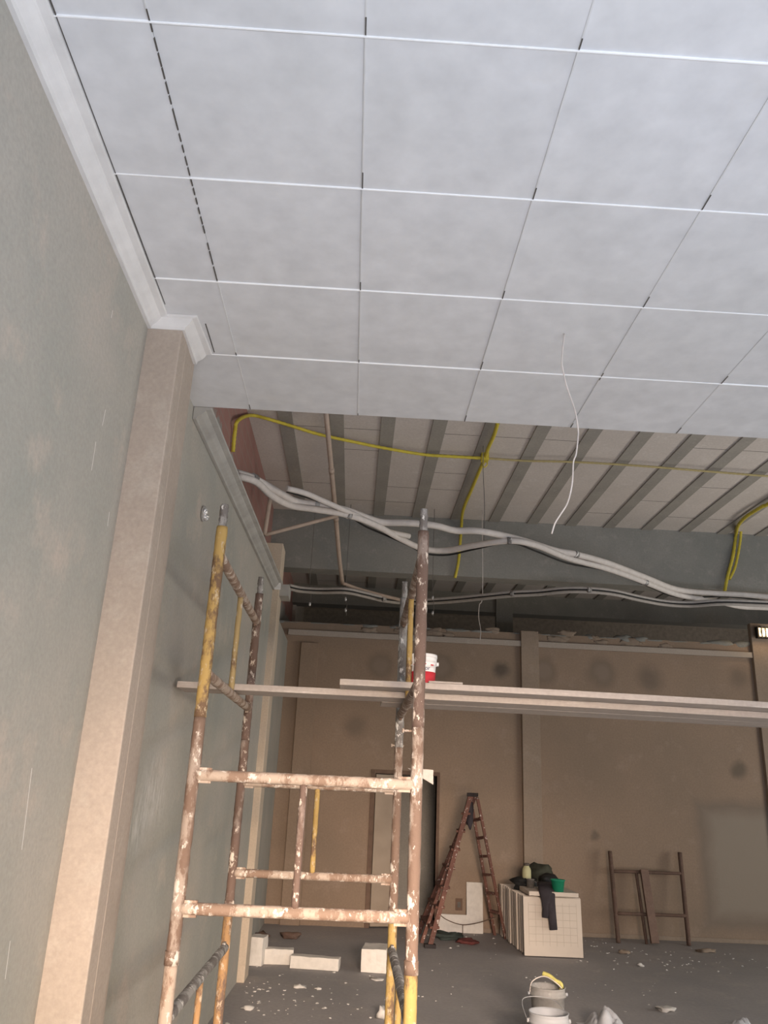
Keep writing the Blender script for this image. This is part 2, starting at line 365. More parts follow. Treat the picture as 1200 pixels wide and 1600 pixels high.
# crown moulding profile along the wall and round the pilaster
def moulding(bm, pts, inward, w_=0.085, h_=0.068, top=CE, mi=0):
    prof = [(0.0, -h_), (w_*0.18, -h_), (w_*0.22, -h_*0.78), (w_*0.45, -h_*0.60), (w_*0.62, -h_*0.36), (w_*0.66, -h_*0.22), (w_*0.96, -h_*0.16), (w_, -0.001), (0.0, -0.001)]
    rings = []
    for p, n in zip(pts, inward):
        rings.append([bm.verts.new((p[0]+n[0]*a, p[1]+n[1]*a, top+b)) for a, b in prof])
    k = len(prof)
    for a, b in zip(rings, rings[1:]):
        for i in range(k): bm.faces.new((a[i], a[(i+1) % k], b[(i+1) % k], b[i]))
    bm.faces.new(rings[0]); bm.faces.new(rings[-1][::-1])
bm = B(); moulding(bm, [(XL, -4.0), (XL, 3.16), (-0.866, 3.16), (-0.872, 3.46)], [(1, 0), (1, -0.3), (0.75, -0.3), (1, 0)])
struct('trim_2', bm, 'moulding', label='white plaster crown moulding under the ceiling')
bm = B(); moulding(bm, [(-0.985, 4.06), (-0.90, 8.0)], [(1, 0), (1, 0)], 0.10, 0.075)
struct('trim_3', bm, 'moulding_grey', label='grey plaster moulding waiting for the ceiling')
bm = B(); moulding(bm, [(-0.99, 7.99), (-0.82, 7.99)], [(0, -1), (0, -1)], 0.08, 0.075)
struct('trim_4', bm, 'moulding', label='short white moulding piece across the pilaster top')
c = at(452, 921, Y=8.3); bm = B(); box(bm, -0.84, -0.74, 8.05, 8.3, CE-0.12, CE-0.0)
struct('trim_5', bm, 'moulding_grey', label='small mortar block beside the pilaster top')

# gypsum ceiling: plates with slightly different levels, open joints and smeared joints
T0 = -0.671; R0 = 1.672
bm = B(); random.seed(11)
cols = [XL-0.15]+[T0+0.6*k for k in range(0, 17)]
rows = [R0-0.6*k for k in range(9, 0, -1)]+[R0+0.6*k for k in range(0, 4)]+[4.055]
for j in range(len(rows)-1):
    for i in range(len(cols)-1):
        z = CE+random.uniform(0, 0.004)
        x0, x1, y0, y1 = cols[i], cols[i+1], rows[j], rows[j+1]
        ox = random.uniform(-0.004, 0.004)
        box(bm, x0+0.0006, x1-0.0006, y0+0.0006, y1-0.0006, z, z+0.03, 0)
    # plaster smeared along the cross joints, bright
    y = rows[j]
    for i in range(len(cols)-1):
        if random.random() < 0.93:
            box(bm, cols[i], cols[i+1], y-0.0021, y+0.0021, CE-0.0028, CE+0.006, 1)
for i in range(1, len(cols)-1):
    for j in range(len(rows)-1):
        x = cols[i]
        y0, y1 = rows[j], rows[j+1]
        if i == 1 and j in (9, 10):                        # long open joint near the wall
            for k in range(12):
                if random.random() < 0.88:
                    a = y0+(y1-y0)*k/12; box(bm, x-0.0018, x+0.0018, a, a+(y1-y0)/12*random.uniform(.6, 1.02), CE-0.0022, CE+0.004, 3)
        else:
            box(bm, x-0.0025, x+0.0025, y0, y1, CE-0.0008, CE+0.004, 2)
            L = random.choice((0.02, 0.03, 0.05, 0.07))
            box(bm, x-0.002, x+0.002, y1-L-0.01, y1-0.006, CE-0.0026, CE+0.004, 3)
            if random.random() < .3: box(bm, x-0.002, x+0.002, y0+0.004, y0+0.03, CE-0.0026, CE+0.004, 3)
box(bm, XL+0.0885, XL+0.091, 1.0, 3.06, CE-0.0024, CE+0.003, 3)
box(bm, -0.778, -0.774, 3.2, 3.45, CE-0.0024, CE+0.003, 3)
struct('ceiling', bm, ['gypsum', 'joint_white', 'joint_soft', 'gap'], label='white gypsum plate ceiling')

# concrete slab with joists and pale infill
bm = B(); box(bm, -1.4, 9.2, 2.6, 13.7, SL+0.012, SL+0.3, 0)
xs = [-0.808+0.49*k for k in range(-1, 21)]
for x in xs:
    for a, b_ in ((2.6, 9.6), (9.85, 13.6)):
        box(bm, x-0.067, x+0.067, a, b_, SL-0.004, SL+0.02, 1)
random.seed(5)
for x in xs:                    # seams between infill blocks
    for k in range(1, 22):
        y = 2.6+0.5*k
        if random.random() < 0.4: box(bm, x+0.067, x+0.423, y, y+0.004, SL+0.010, SL+0.02, 2)
struct('ceiling.001', bm, ['infill', 'joist_concrete', 'gap'], label='concrete slab with joists and pale infill')
bm = B(); box(bm, -1.4, 9.2, 9.6, 9.85, EYE+2.60, SL+0.1)
struct('beam', bm, 'upper_concrete', 0.004, 'grey concrete beam across the void')
bm = B(); box(bm, -1.4, 9.2, 13.4, 13.7, EYE+3.02, SL+0.1)
struct('beam.001', bm, 'upper_concrete', 0.004, 'far concrete beam at the end of the slab')
bm = B(); box(bm, -3, 9.2, 15.5, 15.7, 0, SL+0.3)
struct('wall_back.001', bm, 'far', label='dark wall beyond the partition')
bm = B(); box(bm, -1.4, 9.2, 13.7, 15.7, SL+0.05, SL+0.3); box(bm, -3, -1.1, 13.6, 15.7, 0, SL+.3); struct('ceiling.002', bm, 'far', label='dark slab beyond the far beam')

# partition at the back, with its door opening
PY = 11.35; PT = EYE+2.28
M['partition'] = blotchy('brown cement render', (0.34, 0.245, 0.178), (0.28, 0.21, 0.155), (0.365, 0.272, 0.21), 0.9, 3, s3=40)
dk, lt = (0.17, 0.13, 0.10), (0.27, 0.21, 0.165)
def xz(x, y): p = at(x, y, Y=PY); return p.x, p.z
sp = []
for (x, y, r, k, core) in ((595, 1040, .17, .55, lt), (690, 1042, .17, .6, lt), (783, 1046, .11, .9, (0.12, .095, .075)), (850, 1048, .18, .6, lt),
                           (940, 1052, .19, .6, lt), (1015, 1060, .18, .55, dk), (1155, 1058, .15, .4, dk), (1155, 1203, .10, .7, (0.15, .12, .09)),
                           (930, 1305, .06, .6, dk), (555, 1135, .15, .4, dk)):
    sp.append((*xz(x, y), r, dk, core, k))
a, b_ = xz(1092, 1256), xz(1300, 1452)
wall_marks(M['partition'], sp, [(a[0], 6.6, b_[1], a[1], (0.21, 0.165, 0.13), (0.30, 0.25, 0.20), 0.8)])
bm = B()
DX0, DX1, DT = 0.33, 1.16, EYE+0.27
for (x0, x1, z0, z1) in ((-1.2, DX0, 0, PT), (DX0, DX1, DT, PT), (DX1, 9.2, 0, PT)): box(bm, x0, x1, PY, PY+0.15, z0, z1)
struct('wall_back', bm, 'partition', label='brown rendered partition')
M['partition_pilaster'] = blotchy('brown pilaster render', (0.35, 0.27, 0.205), (0.31, 0.24, 0.185), (0.38, 0.30, 0.24), 1.3, 4, s3=40)
bm = B(); random.seed(9)          # rough top of the partition
x = -1.15
while x < 9:
    w_ = random.uniform(0.12, 0.5); h_ = random.uniform(0.01, 0.07)
    lump(bm, (x, PY+0.06, PT-0.01), (w_/2, 0.08, h_), seed=x*3, sub=2, amp=0.3)
    x += w_*random.uniform(0.6, 1.1)
for (px, py, r) in ((575, 985, .12), (622, 985, .07), (680, 988, .12), (700, 992, .10), (770, 985, .10), (870, 1000, .16), (885, 990, .12), (940, 1005, .10), (985, 1007, .16), (930, 997, .07), (1040, 1012, .12)):
    p = at(px, py, Y=PY); lump(bm, (p.x, PY+0.005, p.z), (r, 0.02, r*0.45), seed=px, sub=3, amp=0.5, mi=1)
struct('trim_6', bm, ['upper_concrete', 'partition_pilaster'], label='rough mortar along the partition top')
bm = B(); box(bm, -1.0, 9.2, PY-0.05, PY+0.01, EYE+2.08, EYE+2.16)
struct('trim_7', bm, 'pilaster_render', 0.006, 'narrow ledge along the partition')
bm = B(); box(bm, 2.315, 2.565, PY-0.07, PY+0.02, 0, PT+0.02); struct('pilaster.002', bm, 'partition_pilaster', 0.006, 'brown pilaster behind the stack of plates')
bm = B(); box(bm, 5.66, 5.95, PY-0.07, PY+0.02, 0, PT+0.3); struct('pilaster.003', bm, 'partition_pilaster', 0.006, 'brown pilaster under the lit lamp')
bm = B(); box(bm, -0.80, -0.55, PY-0.07, PY+0.02, 0, PT-0.3); struct('pilaster.004', bm, 'partition', 0.006, 'brown pilaster by the dim corner')
bm = B(); box(bm, 2.315, 2.60, 13.33, 13.45, EYE+2.6, SL); struct('pilaster.005', bm, 'upper_concrete', 0.004, 'concrete post under the far beam')
bm = B(); box(bm, 9.2, 9.45, -4.0, 15.7, 0, SL+0.3); struct('wall_right', bm, 'wall_render')
bm = B(); box(bm, -0.4, 2.0, 12.4, 12.5, 0, PT-0.1); struct('wall_back.002', bm, 'joist_concrete', label='wall of the dim room beyond the door')
# door leaf standing in the opening and its frame
bm = B(); box(bm, DX0-0.06, DX0, PY-0.02, PY+0.16, 0, DT+0.05); box(bm, DX1, DX1+0.04, PY-0.01, PY+0.16, 0, DT+0.05)
box(bm, DX0-0.06, DX1+0.04, PY-0.015, PY+0.16, DT, DT+0.05)
struct('door_1', bm, 'door_frame', 0.004, 'brown door frame in the partition')
bm = B(); hexa(bm, [(DX0+.01, PY-.03, .02), (DX0+.33, PY+.06, .02), (DX0+.32, PY+.10, .02), (DX0, PY+.01, .02)], [(DX0+.01, PY-.03, DT-.01), (DX0+.33, PY+.06, DT-.01), (DX0+.32, PY+.10, DT-.01), (DX0, PY+.01, DT-.01)])
struct('door_2', bm, 'door_leaf', 0.004, 'pale narrow door leaf ajar')
bm = B(); box(bm, DX1+0.001, 9.15, PY-0.012, PY+0.001, 0.0, 0.05); struct('baseboard_back', bm, 'partition_pilaster', 0.004)

# ------------------------------------------------------------------ scaffold tower: six welded frames
TR = 0.0262
NL, NR, FL, FR = (-0.660, 3.56), (0.277, 3.56), (-0.660, 5.13), (0.285, 5.13)
def frame(label, A, B_, z0, z1, zr, mats, tops=(None, None), lean=(0, 0), stub=0.5, two=False, name='scaffold_section'):
    """two posts at A and B_, two rails at heights zr, a short upright between the rails"""
    a, b = Vector((*A, 0)), Vector((*B_, 0)); d = (b-a).normalized()
    t = thing(name, label, 'scaffold', ((a+b)/2+Vector((0, 0, z0))), 'frames of the scaffold tower')
    for k, (P, mt) in enumerate(((a, mats[0]), (b, mats[1]))):
        bm = B(); zt = z1 if tops[k] is None else tops[k]-0.11
        tube(bm, straight(P+Vector((0, 0, z0)), P+Vector((0, 0, zt)), 40), TR, 14, 0.05)
        if tops[k] is None:
            tube(bm, straight(P+Vector((0, 0, z0+0.0)), P+Vector((0, 0, z0+0.05)), 2), TR+0.003, 14, 0.03)
        link('post', bm, mt, t, recalc=True)
        if tops[k] is not None:
            bm = B(); tube(bm, straight(P+Vector((0, 0, zt-0.01)), P+Vector((0, 0, tops[k])), 12), 0.0185, 12, 0.16)
            s = link('spigot', bm, 'tube_grey', t)
            s['label'] = 'narrow grey spigot crusted with white plaster'
    for k, z in enumerate(zr):
        bm = B(); p, q = a+d*TR*0.6+Vector((0, 0, z)), b-d*TR*0.6+Vector((0, 0, z))
        path = straight(p, q, 40); n = len(path)
        tube(bm, path, 0.0235, 12, 0.035)
        for e in (p, q):               # flattened welded ends
            s = 1 if e is p else -1
            bar(bm, e-d*s*0.008, e+d*s*0.06, 0.016, 0.062)
        link('rail', bm, mats[2], t)
    bm = B(); c = a+(b-a)*stub
    tube(bm, straight(c+Vector((0, 0, zr[1]+0.015)), c+Vector((0, 0, zr[0]-0.015)), 20), 0.0155, 10, 0.08)
    link('upright', bm, mats[3], t)
    return t
E_ = EYE
frame('rusty lower scaffold frame beside the left wall, cut by the photo edge', NL, FL, 0.0, E_-0.66, (E_-0.85, E_-1.33), ('tube_pale', 'tube_ochre', 'tube_grey', 'tube_ochre'))
frame('yellow lower scaffold frame beside the white bucket side of the tower', NR, FR, 0.0, E_-0.66, (E_-0.83, E_-1.33), ('tube_yellow', 'tube_yellow', 'tube_grey', 'tube_yellow'))
frame('plaster splattered scaffold frame across the near side of the tower', NL, NR, E_-0.66, E_+0.28, (E_+0.045, E_-0.46), ('tube_rust', 'tube_rust', 'tube_pale', 'tube_brown'), stub=0.495)
frame('thin rusty scaffold frame across the far side of the tower with yellow upright', FL, FR, E_-0.66, E_+0.28, (E_+0.035, E_-0.465), ('tube_brown', 'tube_rust', 'tube_pale', 'tube_yellow'), stub=0.49)
frame('yellow topped upper scaffold frame next to the left wall', NL, FL, E_+0.28, E_+1.25, (E_+1.01, E_+0.47), ('tube_yellow', 'tube_brown', 'tube_pale', 'tube_yellow_pale'), tops=(E_+1.25, E_+1.31))
t = frame('rust brown upper scaffold frame in front of the paint bucket', NR, FR, E_+0.28, E_+1.25, (E_+1.05, E_+0.47), ('tube_brown', 'tube_grey', 'tube_rust', 'tube_yellow'), tops=(E_+1.28, E_+1.33))
for (px, py, s) in ((641, 1142, -1), (620, 1165, -1)):
    p = at(px, py, Y=3.56 if px == 641 else 5.13); bm = B(); tube(bm, straight(p-Vector((.03, 0, 0)), p+Vector((.045, 0, 0)), 3), 0.005, 6); tube(bm, straight(p-Vector((.035, 0, 0)), p-Vector((.027, 0, 0)), 1), 0.011, 6)
    link('locking_pin', bm, 'tube_pale', t)
# triangular offcut behind the right post
bm = B(); z = 3.60
P = [at(637, 1200, Y=z), at(677, 1203, Y=z), at(677, 1226, Y=z), at(657, 1214, Y=z)]
f0 = [bm.verts.new(p) for p in P]; f1 = [bm.verts.new(p+Vector((0, .014, 0))) for p in P]
bm.faces.new(f0); bm.faces.new(f1[::-1])
for i in range(4): bm.faces.new((f0[i], f1[i], f1[(i+1) % 4], f0[(i+1) % 4]))
solo('board_offcut', bm, 'wood_dust', 'small triangular beige offcut wedged behind the scaffold post', 'board', P[3])

# planks
random.seed(21)
def plank(label, x0, x1, y0, y1, z, th, sag=0.0, yaw=0.0):
    bm = B(); n = 24; R = []
    for i in range(n+1):
        x = x0+(x1-x0)*i/n; s = sag*max(0, (x-0.3))**2; dy = yaw*(x-x0)
        j = 0.0035*noise.noise(Vector((x*4, z*9, y0)))
        R.append([bm.verts.new((x, yy+dy+j, zz+s)) for yy, zz in ((y0, z), (y1, z), (y1, z+th), (y0, z+th))])
    for a, b in zip(R, R[1:]):
        for k in range(4): bm.faces.new((a[k], a[(k+1) % 4], b[(k+1) % 4], b[k]))
    bm.faces.new(R[0]); bm.faces.new(R[-1][::-1])
    return solo('scaffold_plank', bm, 'wood_dust', label, 'plank', (x0, (y0+y1)/2, z), 'planks laid across the scaffold', 0.003)
pz = E_+0.47+0.0236
plank('long dusty plank reaching to the left wall under the others', -0.955, 4.4, 4.38, 4.60, pz, 0.034, -0.0035)
plank('dusty upper plank lying on top, carrying the paint bucket', -0.085, 4.4, 4.22, 4.50, pz+0.035, 0.032, -0.0035)
plank('rear dusty plank starting just left of the right scaffold posts', 0.15, 4.4, 4.63, 4.88, pz, 0.036, -0.003)
plank('short dusty board end lying beside the paint bucket', 0.38, 0.56, 4.24, 4.33, pz+0.0675, 0.014)

# paint bucket on the planks
pc = at(661, 1068, Y=4.62); pc.z = pz+0.037; bx = at(661, 1045, Y=4.375).x
t = thing('paint_bucket', 'white paint bucket with a red label on the scaffold planks', 'bucket', (bx, 4.375, pz+0.0675))
o = Vector(t.location); H = 0.165
bm = B(); lathe(bm, o, [(0.0, 0.0), (0.061, 0.0), (0.063, 0.004), (0.070, H-0.045), (0.070, H-0.04), (0.074, H-0.04), (0.074, H-0.01), (0.071, H-0.01)])
link('body', bm, 'paint_white', t)
bm = B(); lathe(bm, o, [(0.0648, 0.012), (0.0682, 0.072), (0.0694, 0.072), (0.0660, 0.012)]); link('label', bm, 'label_red', t)['label'] = 'red label band'
bm = B(); lathe(bm, o, [(0.0, H), (0.062, H), (0.066, H+0.003), (0.076, H+0.002), (0.077, H-0.016), (0.074, H-0.016)])
link('lid', bm, 'paint_white', t)
bm = B(); ang = [math.pi*(1.0+i/16) for i in range(17)]
tube(bm, [o+Vector((0.079*math.cos(a), 0.079*math.sin(a), H-0.05-0.02*abs(math.sin(a)))) for a in ang], 0.0028, 6)
for s in (-1, 1): tube(bm, straight(o+Vector((s*0.070, 0, H-0.045)), o+Vector((s*0.084, 0, H-0.045)), 2), 0.011, 10)
link('handle', bm, 'paint_white', t)
for a0, a1, z0, z1 in ((-1.62, -1.42, 0.108, 0.114), (-1.05, -0.75, 0.104, 0.111), (-2.45, -2.2, 0.104, 0.111)):
    n = 5; bm = B()
    for i in range(n):
        a, b_ = a0+(a1-a0)*i/n, a0+(a1-a0)*(i+1)/n
        bm.faces.new([bm.verts.new(o+Vector((0.0716*math.cos(q), 0.0716*math.sin(q), z))) for q, z in ((a, z0), (b_, z0), (b_, z1), (a, z1))])
    link('marking', bm, 'label_red', t)
# lettering wrapped round the bucket
cu = bpy.data.curves.new('lettering', 'FONT'); cu.body = 'color'; cu.size = 0.030; cu.extrude = 0.0004; cu.align_x = 'CENTER'
tmp = bpy.data.objects.new('tmp', cu); COL.objects.link(tmp); bpy.context.view_layer.update()
me = bpy.data.meshes.new_from_object(tmp.evaluated_get(bpy.context.evaluated_depsgraph_get())); bpy.data.objects.remove(tmp)
bm = B(); bm.from_mesh(me)
bmesh.ops.subdivide_edges(bm, edges=[e for e in bm.edges if e.calc_length() > 0.006], cuts=2)
for v in bm.verts:
    a = -math.pi/2+v.co.x/0.070; r = 0.0708+v.co.z
    v.co = o+Vector((r*math.cos(a), r*math.sin(a), 0.079+v.co.y))
link('lettering', bm, 'label_blue', t, recalc=False)

# ------------------------------------------------------------------ wall fitting
p = at(317, 803, X=-0.972); bm = B()
n = 20; ring = [p+Vector((0.004, 0.040*math.cos(2*math.pi*k/n), 0.040*math.sin(2*math.pi*k/n))) for k in range(n+1)]
t = thing('cable_outlet', 'round cable outlet on the left wall beside the scaffold top', 'outlet', p)
tube(bm, ring, 0.009, 8); link('ring', bm, 'tube_grey', t)
bm = B(); tube(bm, straight(p+Vector((-.004, 0, 0)), p+Vector((.004, 0, 0)), 1), 0.032, 16); link('socket', bm, 'dark', t)
bm = B(); random.seed(4)
for k in range(9):
    a = random.uniform(2.6, 6.4); q = p+Vector((0.018, 0.034*math.cos(a), 0.034*math.sin(a)))
    lump(bm, q, (0.012, 0.015, 0.012), seed=k, sub=2, amp=0.6)
link('foil_wrap', bm, 'foil', t)

# ------------------------------------------------------------------ pipes and conduits in the void
def zs(pts, Z): return [at(x, y, Z=EYE+Z) for x, y in pts]
def run(name, label, cat, paths, bands, hang=None):
    p0 = paths[0][0][0]; t = thing(name, label, cat, p0)
    for (pts, r, mt, nm) in paths:
        bm = B(); tube(bm, smooth_path(pts, 5), r, 10, 0.02); link(nm, bm, mt, t)
    for (p, d, r) in bands:
        bm = B(); tube(bm, straight(p-d*0.02, p+d*0.02, 3), r, 10, 0.08); link('tape', bm, 'tube_grey', t)
    return t
Za = 2.3
up_ = zs([(370, 739), (397, 748), (430, 766), (461, 783), (495, 789), (540, 797), (592, 815), (637, 817), (679, 821), (712, 829), (750, 830), (808, 842), (867, 860), (900, 866), (950, 880), (1008, 902), (1058, 921), (1117, 927), (1158, 929), (1215, 934)], Za+0.03)
lo_ = zs([(372, 744), (400, 753), (425, 775), (455, 790), (495, 796), (545, 805), (590, 822), (626, 842), (660, 857), (697, 860), (742, 852), (796, 845), (837, 852), (887, 872), (950, 889), (1008, 910), (1058, 929), (1117, 939), (1158, 948), (1215, 951)], Za-0.02)
th_ = zs([(448, 763), (478, 771), (510, 785), (562, 808), (600, 828), (640, 838)], Za+0.0)
bk_ = zs([(448, 768), (480, 777), (512, 789), (545, 806), (570, 822), (600, 835), (640, 853), (665, 865), (700, 867), (742, 858), (796, 848), (837, 861), (887, 880), (950, 892), (1008, 914), (1058, 933), (1117, 932), (1158, 934), (1215, 941)], Za)
for L_ in (up_, lo_, bk_):         # the bundle goes on along the hall
    e = L_[-1]; L_ += [e+Vector((1.0, 0.05, -0.03)), e+Vector((2.2, 0.0, 0.05)), Vector((9.2, e.y, e.z+0.05))]
fd = lambda L, i: (L[i+1]-L[i-1]).normalized()
run('insulated_pipe_bundle', 'thick white insulated pipes sagging across the open void', 'pipe', [(up_, 0.031, 'foam', 'pipe'), (lo_, 0.029, 'foam', 'pipe'), (th_, 0.024, 'foam', 'pipe'), (bk_, 0.009, 'cable', 'cable')],
    [(up_[1], fd(up_, 1), 0.042), (up_[4], fd(up_, 4), 0.034), (lo_[5], fd(lo_, 5), 0.033), (lo_[11], fd(lo_, 11), 0.034), (up_[13], fd(up_, 13), 0.035), (lo_[15], fd(lo_, 15), 0.035)])
r2 = [(452, 917), (470, 921), (500, 923), (540, 923), (570, 929), (600, 936), (640, 940), (680, 939), (720, 936), (760, 932), (800, 928), (840, 926), (880, 922), (920, 922), (960, 926), (1000, 935), (1040, 942), (1080, 944), (1130, 941), (1215, 944)]
ra = zs([(x, y-2.5) for x, y in r2], 2.22); rb = zs([(x, y+3) for x, y in r2], 2.2); rc = zs([(x, y+.5) for x, y in r2], 2.2)
for q in rc: q.y -= 0.02
for L_ in (ra, rb, rc):
    e = L_[-1]; L_ += [e+Vector((1.2, 0.05, 0.03)), e+Vector((2.6, 0.0, -0.04)), Vector((9.2, e.y, e.z))]
run('thin_pipe_bundle', 'thinner grey pipe pair with black cable running below the concrete beam', 'pipe', [(ra, 0.019, 'foam_grey', 'pipe'), (rb, 0.018, 'foam_grey', 'pipe'), (rc, 0.009, 'cable', 'cable')],
    [(rc[5], fd(rc, 5), 0.03), (rc[10], fd(rc, 10), 0.03), (rc[13], fd(rc, 13), 0.03)])

def corr(bm, pts, r):
    P = smooth_path([Vector(p) for p in pts], 10); out = [P[0]]
    for a, b in zip(P, P[1:]):
        n = max(1, int((b-a).length/0.02))
        out += [a+(b-a)*(k/n) for k in range(1, n+1)]
    tube(bm, out, r, 8, 0, 0.18)
bm = B(); L = [at(364, 706, X=-1.135), at(367, 675, X=-1.13), at(372, 657, X=-1.11)]+zs([(392, 649), (420, 655), (460, 667), (500, 679), (560, 692), (600, 700), (660, 710), (700, 713), (757, 716)], 3.29)
corr(bm, L, 0.018); solo('yellow_conduit', bm, 'yellow', 'yellow corrugated conduit curving off the brick wall and crossing under the joists', 'conduit', L[0], 'yellow conduits under the slab')
bm = B(); L = zs([(757, 716), (820, 720), (900, 722), (1000, 728), (1100, 736), (1215, 745)], 3.29)
L += [L[-1]+Vector((1.5, 0.05, 0.01)), Vector((9.2, L[-1].y, SL-0.04))]
corr(bm, L, 0.013); solo('yellow_conduit', bm, 'yellow_pale', 'faded thin yellow conduit crossing the joists on the right', 'conduit', L[0], 'yellow conduits under the slab')
bm = B(); L = zs([(778, 660), (772, 680), (763, 700), (757, 718), (748, 738), (738, 762), (726, 790), (722, 806)], 3.295)+[at(721, 822, Y=9.56), at(719, 850, Y=9.56), at(716, 880, Y=9.56), at(711, 903, Y=9.58)]
corr(bm, L, 0.020); solo('yellow_conduit', bm, 'yellow', 'yellow conduit following a joist and dropping down the beam behind the scaffold post', 'conduit', L[0], 'yellow conduits under the slab')
bm = B(); q = at(1215, 778, Z=EYE+3.295); L = [Vector((q.x+.02, 4.6, q.z)), Vector((q.x+.02, 6.0, q.z))]+zs([(1215, 778), (1190, 792), (1165, 808), (1153, 822)], 3.295)+[at(1150, 836, Y=9.56), at(1145, 870, Y=9.56), at(1137, 900, Y=9.56), at(1132, 925, Y=9.55)]
corr(bm, L, 0.022); L2 = [at(1158, 828, Y=9.5), at(1156, 850, Y=9.55), at(1149, 885, Y=9.56), at(1140, 905, Y=9.56)]; corr(bm, L2, 0.018)
solo('yellow_conduit', bm, 'yellow', 'doubled yellow conduit hanging down the beam near the right edge', 'conduit', L[0], 'yellow conduits under the slab')
bm = B(); q = at(757, 716, Z=EYE+3.29); box(bm, q.x-.035, q.x+.04, q.y-.04, q.y+.04, q.z-.03, SL-0.002)
tube(bm, smooth_path([q, q+Vector((0.03, 0, -.06)), q+Vector((0.0, .0, -.10)), q+Vector((-.02, 0, -.06))], 5), 0.006, 6)
solo('junction_box', bm, 'yellow', 'small yellow junction box where the conduits cross', 'box', q, bevel=0.004)

# beige conduits hanging under the slab
t = thing('beige_conduit', 'long beige conduit dropping from the ceiling edge behind the pipe bundle', 'conduit', at(510, 640, Y=6.6))
bm = B(); L = [at(509, 640, Y=6.6), at(518, 735, Y=7.3), at(525, 810, Y=8.0), at(530, 870, Y=8.7), at(535, 911, Y=9.25)]
tube(bm, smooth_path(L, 5), 0.024, 10); link('pipe', bm, 'pvc', t)
for i in (1, 2):
    bm = B(); tube(bm, straight(L[i]-(L[i+1]-L[i]).normalized()*.03, L[i]+(L[i+1]-L[i]).normalized()*.03, 2), 0.029, 10)
    link('coupling', bm, 'pvc', t)
bm = B(); L2 = [L[-1], at(560, 920, Y=9.3), at(600, 931, Y=9.32), at(638, 940, Y=9.35)]; tube(bm, smooth_path(L2, 5), 0.02, 10); link('branch', bm, 'pvc', t)
t = thing('beige_conduit', 'short angled beige conduit fixed between brick wall and long conduit', 'conduit', at(413, 836, Y=7.7))
bm = B(); a, b_, c_ = at(424, 768, Y=7.6), at(413, 836, Y=7.7), at(527, 806, Y=7.95)
tube(bm, smooth_path([a, b_.lerp(a, 0.5), b_], 5), 0.022, 10); link('upright', bm, 'pvc', t)
bm = B(); tube(bm, straight(b_, c_, 8), 0.019, 10); link('crossbar', bm, 'pvc', t)

# hanging wires
def wire(label, pts, r, mt, group, foil=None):
    t = thing('hanging_wire', label, 'wire', pts[0], group)
    bm = B(); tube(bm, smooth_path(pts, 6), r, 6); link('strand', bm, mt, t)
    if foil:
        for q in foil:
            bm = B(); lump(bm, q, (0.012, 0.012, 0.025), seed=q.x, sub=2, amp=0.5); link('foil_scrap', bm, 'foil', t)
L = [at(x, y, Y=3.11+d) for x, y, d in ((882, 521, 0), (878, 560, 0), (880, 580, .01), (886, 605, .02), (898, 640, .03), (903, 668, .04), (903, 685, .05), (900, 710, .05), (896, 722, .05), (894, 755, .06), (887, 785, .06), (875, 805, .06), (867, 818, .06), (862, 834, .06))]
wire('long pale wire dangling out of the gypsum ceiling', L, 0.0034, 'wire', 'wires hanging from above')
gr = 'wires hanging from above'
def down(x0, y0, y1, Y, lab, foil=()):
    p = at(x0, y0, Y=Y); q = at(x0+1, y1, Y=Y); top = Vector((p.x, p.y, min(SL, EYE+2.6) if Y > 9.6 else SL))
    top = Vector((p.x, p.y, SL)) if Y < 9.55 else top
    wire(lab, [top, p, p.lerp(q, .5)+Vector((.01, 0, 0)), q], 0.0035, 'wire_dark', gr, [at(x0, f, Y=Y) for f in foil])
down(484, 912, 947, 9.2, 'short wire by the dim corner with a scrap of foil', (944,))
down(540, 925, 962, 9.25, 'wire with two shiny foil scraps just left of the scaffold posts', (936, 953))
down(676, 920, 963, 9.25, 'wire with foil scraps just right of the scaffold posts', (934, 958))
down(755, 735, 850, 7.3, 'thin straight wire holding the insulated pipes near the yellow box')
L = [at(x, y, Y=9.2) for x, y in ((753, 900), (754, 925), (749, 945), (748, 965), (751, 985), (750, 1000))]
L[0].z = SL; wire('curly thin wire hanging below the thin pipes above the planks', L, 0.004, 'wire', gr)

# lit work lamp on the far pilaster
p = at(1193, 989, Y=11.15)
t = thing('work_lamp', 'small lit work lamp on the pilaster at the right edge', 'lamp', p)
bm = B(); box(bm, p.x-.085, p.x+.085, p.y, p.y+.08, p.z-.07, p.z+.09); link('housing', bm, 'cable', t, 0.006)
bm = B(); box(bm, p.x-.07, p.x+.065, p.y-.012, p.y-.001, p.z-.055, p.z+.07)
mt, nt, b = newmat('glowing lamp glass', 0.3); n = tex(nt, 18, 3)
b.inputs['Emission Color'].default_value = (1, 0.72, 0.42, 1); nt.links.new(math_(nt, 'MULTIPLY', ramp(nt, n.outputs[0], 0.42, 0.62), 3.0), b.inputs['Emission Strength'])
b.inputs['Base Color'].default_value = (0.8, 0.7, 0.55, 1); M['lamp_glass'] = mt; link('glass', bm, 'lamp_glass', t, 0.004)
for dx in (-.035, .02):
    bm = B(); box(bm, p.x+dx-.006, p.x+dx+.006, p.y-.03, p.y-.018, p.z-.07, p.z+.085); link('guard_bar', bm, 'cable', t)
bm = B(); tube(bm, straight(p+Vector((0, .08, 0)), Vector((p.x, PY-.06, p.z)), 2), 0.015, 8); link('bracket', bm, 'cable', t)
l = bpy.data.lights.new('lamp_light', 'POINT'); l.energy = 3; l.color = (1, .7, .4); l.shadow_soft_size = .06
lo = bpy.data.objects.new('lamp_light', l); COL.objects.link(lo); lo.location = p+Vector((0, -0.12, 0))

